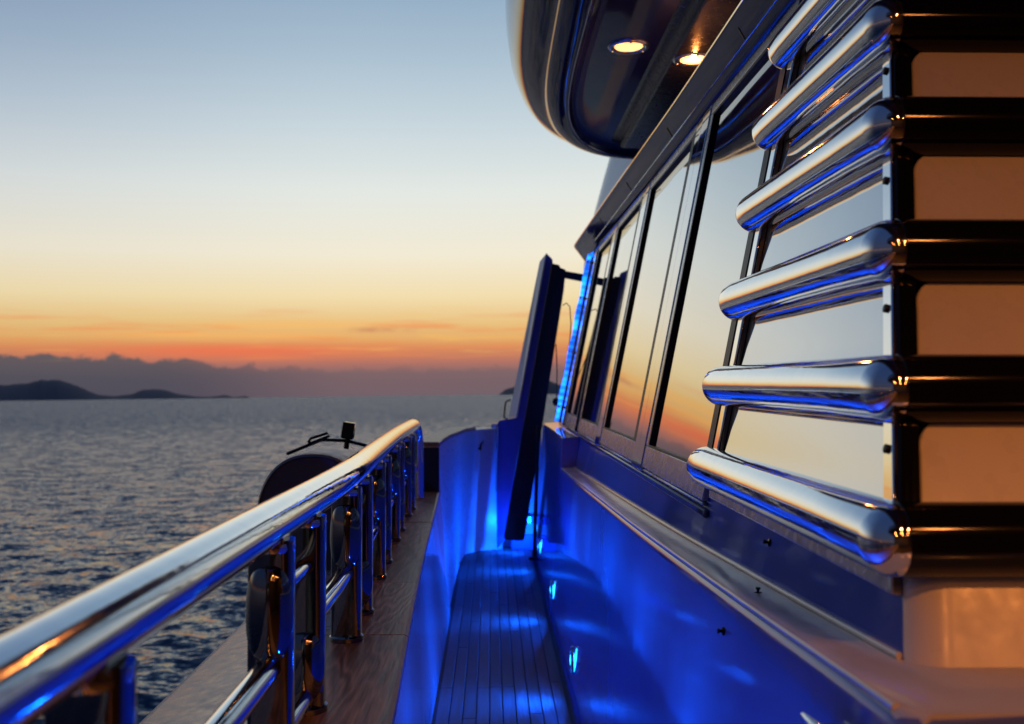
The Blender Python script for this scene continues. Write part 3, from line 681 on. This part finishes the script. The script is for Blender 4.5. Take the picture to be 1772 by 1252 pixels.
# ------------------------------------------------------------------ courtesy lights
LENSB = mat('blue_lamp_lens', (0.1, 0.5, 1.0), 0.3, emit=(0.010, 0.28, 1.0), estr=11.0)
def courtesy(x, y, z, side, label, power, group):
    # side = -1: on the deckhouse wall facing the sea; +1: on the bulwark facing the deckhouse
    t_ = thing('courtesy_light', label, 'deck light', (x, y, z), group)
    ht, wd = 0.064, 0.040; n = 28; vs = []; fs = []
    prof_ = [(1.0, 0.0), (1.0, 0.008), (0.90, 0.015), (0.76, 0.015), (0.70, 0.008)]
    for s, d in prof_:
        for k in range(n):
            a = 2*math.pi*k/n; vs.append((x+side*d+0.0, y+wd*s*math.cos(a), z+ht*s*math.sin(a)))
    for i in range(len(prof_)-1):
        for k in range(n): fs.append((i*n+k, i*n+(k+1) % n, (i+1)*n+(k+1) % n, (i+1)*n+k))
    MB().add(vs, fs).build('rim', CHROME, t_)
    q = MB(); q.ellipsoid((x+side*0.004, y, z), 0.012, wd*0.62, ht*0.62, 18, 10); q.build('lens', LENSB, t_)
    flood = Vector((side, 0, -0.15)) if y < 8.5 else Vector((-0.55, 0.8, 0.1))
    for nm, d, sp, pw in (('flood_light', flood, 160, power), ('down_light', Vector((side*0.75, 0, -0.66)), 75, power*0.55)):
        ld = bpy.data.lights.new(nm, 'AREA'); ld.shape = 'ELLIPSE'; ld.size = 0.05; ld.size_y = 0.08; ld.energy = pw; ld.color = BLUE; ld.spread = R(sp)
        lo = bpy.data.objects.new(nm, ld); C.objects.link(lo); lo.parent = t_; lo.matrix_parent_inverse = Matrix.Translation(-t_.location)
        lo.location = (x+side*0.022, y, z); lo.rotation_euler = d.to_track_quat('-Z', 'Y').to_euler()
    return t_
zc = 0.20
for y, lb in ((1.5, 'blue deck light low on the deckhouse wall, nearest the viewer'), (3.08, 'blue deck light low on the deckhouse wall, second from the viewer'), (4.68, 'blue lit oval deck light low on the deckhouse wall, larger of the two in view'),
              (6.25, 'blue lit oval deck light low on the deckhouse wall, farther of the two in view'), (7.9, 'blue deck light low on the deckhouse wall close to the black corner pole'), (8.72, 'blue deck light in the corner behind the black pole')):
    courtesy(DX1+0.0787*zc-0.001, y, zc, -1, lb, 13.0 if y > 8.5 else 10.5, 'blue courtesy lights on the deckhouse wall')
# ------------------------------------------------------------------ forward end: transverse bulkhead, door leaf, pole, LED rope
tb = thing('end_bulkhead', 'white low bulkhead closing the forward end of the side deck, glowing blue', 'bulkhead', (0.2, 9.2, 0))
MB().box(0.0, 0.46, 9.10, 9.18, -0.1, 1.12).build('wall', GELW, tb, bevel=0.006)
MB().box(0.20, 0.45, 9.04, 9.098, 0.22, 0.29).build('step_rail', GEL, tb, bevel=0.006)
MB().box(0.18, 0.45, 8.98, 9.098, -0.02, 0.12).build('sill', GEL, tb, bevel=0.006)
def PX(u, v, y):   # a point at depth y that the survey of the photograph gave as column u, row v
    d = ray(u, v); s = y/d.y; return EYE+d*s
dl = thing('door_leaf', 'leaning door leaf with black edge standing open at the forward end of the deck', 'door', (0.2, 8.7, 0.12))
fin = [(945, 437), (956, 448), (958, 470), (893, 800), (873, 935), (860, 950), (858, 738), (864, 727), (882, 724), (894, 722)]
MB().prism([PX(u, v, 8.78) for u, v in fin], (0, 0.05, 0)).build('panel', GEL, dl, bevel=0.004)
blk = [(955, 455), (968, 458), (970, 463), (979, 466), (976, 500), (908, 930), (905, 936), (874, 934), (872, 930), (953, 470)]
MB().prism([PX(u, v, 8.60) for u, v in blk], (0, 0.12, 0)).build('edge', BLACK, dl, bevel=0.006)
MB().prism([PX(944, 440, 8.755), PX(934, 452, 8.86), PX(880, 722, 8.86), PX(893, 722, 8.755)], (0.012, 0.012, 0)).build('bevelled_edge', PALE, dl)
MB().prism([PX(938, 478, 8.805), PX(934, 480, 8.84), PX(908, 664, 8.84), PX(912, 660, 8.805)], (-0.006, -0.006, 0)).build('window_slot', BLKGLOSS, dl)
MB().tube([PX(u, v, 8.72) for u, v in ((882, 692), (875, 695), (872, 722), (879, 726))], 0.008, 8, round_cap=(True, True)).build('handle', BLKGLOSS, dl)
MB().tube([PX(862, 738, 8.76), PX(859, 850, 8.76)], 0.012, 10).build('jamb_trim', CHROME, dl)
q = MB(); q.prism([PX(976, 468, 8.62), PX(1022, 476, 8.62), PX(1022, 489, 8.62), PX(976, 480, 8.62)], (0, 0.05, 0)); q.build('stay_arm', BLACK, dl, bevel=0.003)
wl = thing('hanging_cord', 'thin dark cord looping beside the black door edge', 'cord', PX(985, 700, 8.5))
pts = [(974, 528), (980, 524), (986, 530), (988, 560), (986, 590), (978, 640), (968, 690), (962, 720)]
MB().tube([PX(u, v, 8.52) for u, v in pts], 0.0045, 7).build('loop', BLKGLOSS, wl)
MB().tube([PX(u, v, 8.50) for u, v in ((962, 595), (964, 640), (963, 690))], 0.0045, 7).build('tail', BLKGLOSS, wl)
MB().ellipsoid(PX(962, 695, 8.5), 0.03, 0.02, 0.035, 10, 8).build('knot', BLKGLOSS, wl)
po = thing('corner_pole', 'thin black vertical pole on the deck at the end of the deckhouse wall', 'pole', (0.355, 8.45, 0))
MB().tube([(0.362, 8.45, 0.004), (0.40, 8.45, 1.13)], 0.016, 12).build('shaft', BLACK, po)
MB().tube([(0.362, 8.45, 0.0035), (0.362, 8.45, 0.02), (0.362, 8.45, 0.026)], [0.045, 0.045, 0.03], 16).build('foot', BLACK, po)
LED = mat('blue_led_rope', (0.05, 0.2, 0.9), 0.3); t = LED.node_tree
tcl = N(t, 'ShaderNodeTexCoord'); spl = N(t, 'ShaderNodeSeparateXYZ'); t.links.new(tcl.outputs['Object'], spl.inputs[0]); nn = math_n(t, 'ADD', math_n(t, 'MULTIPLY', math_n(t, 'SINE', math_n(t, 'MULTIPLY', spl.outputs[2], 120.0)), 0.05), noise(LED, 9, 2, (0.2, 0.2, 1.0))); bsdf(LED).inputs['Emission Color'].default_value = (0.004, 0.12, 1.0, 1)
t.links.new(mapr(t, nn, 0.36, 0.64, 1.2, 7.5), bsdf(LED).inputs['Emission Strength'])
lr = thing('led_rope_light', 'bright blue rope light up the forward corner of the deckhouse', 'rope light', W(8.22, 1.16, 0.05))
MB().tube([W(8.24, z, 0.035+0.004*math.sin(z*19)) for z in np.linspace(1.17, 2.60, 50)], 0.022, 10).build('rope', LED, lr)
for z in (1.3, 1.75, 2.2, 2.5):
    c = W(8.24, z, 0.035); MB().box(c.x-0.02, c.x+0.03, c.y-0.021, c.y+0.021, z-0.012, z+0.012).build('clip', CHROME, lr)
fp = MB()
for (y0, y1, o1) in ((7.66, 7.72, 0.03), (8.10, 8.2, 0.03)): wbox(fp, y0, y1, 1.165, 2.52, 0.002, o1)
fp.build('corner_trim', FRAME, dh, bevel=0.004)

# ------------------------------------------------------------------ small fittings on the deckhouse side
def speck(p, nrm, label):  # dark specks taken for bugs and reflections, built as small fasteners
    p = Vector(p); n_ = Vector(nrm).normalized(); s = thing('dark_speck', label, 'fastener', p, 'small dark specks by the ledge')
    MB().tube([p-n_*0.002, p+n_*0.004, p+n_*0.005], [0.008, 0.008, 0.006], 12).build('base', BLKGLOSS, s)
    MB().tube([p+n_*0.004, p+n_*0.008, p+n_*0.012, p+n_*0.014], [0.003, 0.003, 0.0055, 0.004], 10).build('button', BLKGLOSS, s)
ly = 1.92; speck((0.515, ly, ledz(ly)+0.003), (0, 0, 1), 'small dark stud on the pale ledge')
speck(W(2.06, ledz(2.06)+0.085, 0.0), (nx, 0, nz), 'small dark stud on the wall just above the ledge')
zz = 1.02; speck((DX1+0.0787*zz-0.001, 1.92, zz), (-1, 0, 0.08), 'small dark stud on the wall just below the ledge')
ck = thing('steel_hook', 'tip of a polished steel hook low on the deckhouse wall', 'hook', (0.46, 1.28, 1.02))
MB().tube([(0.452, 1.20, 1.035), (0.435, 1.22, 1.043), (0.425, 1.27, 1.050), (0.420, 1.34, 1.052)], [0.012, 0.012, 0.011, 0.004], 12, round_cap=(False, True)).build('horn', CHROME, ck)

hk = thing('wall_hook', 'tiny dark hook on the blue inside of the raised bulwark', 'hook', PX(831, 790, 8.80))
MB().tube([PX(833, 764, 8.84), PX(832, 770, 8.80), PX(831, 778, 8.79), PX(829, 776, 8.78)], 0.009, 8, round_cap=(True, True)).build('hook', BLKGLOSS, hk)
MB().tube([PX(833, 764, 8.85), PX(833, 764, 8.835)], 0.02, 10).build('base', BLKGLOSS, hk)
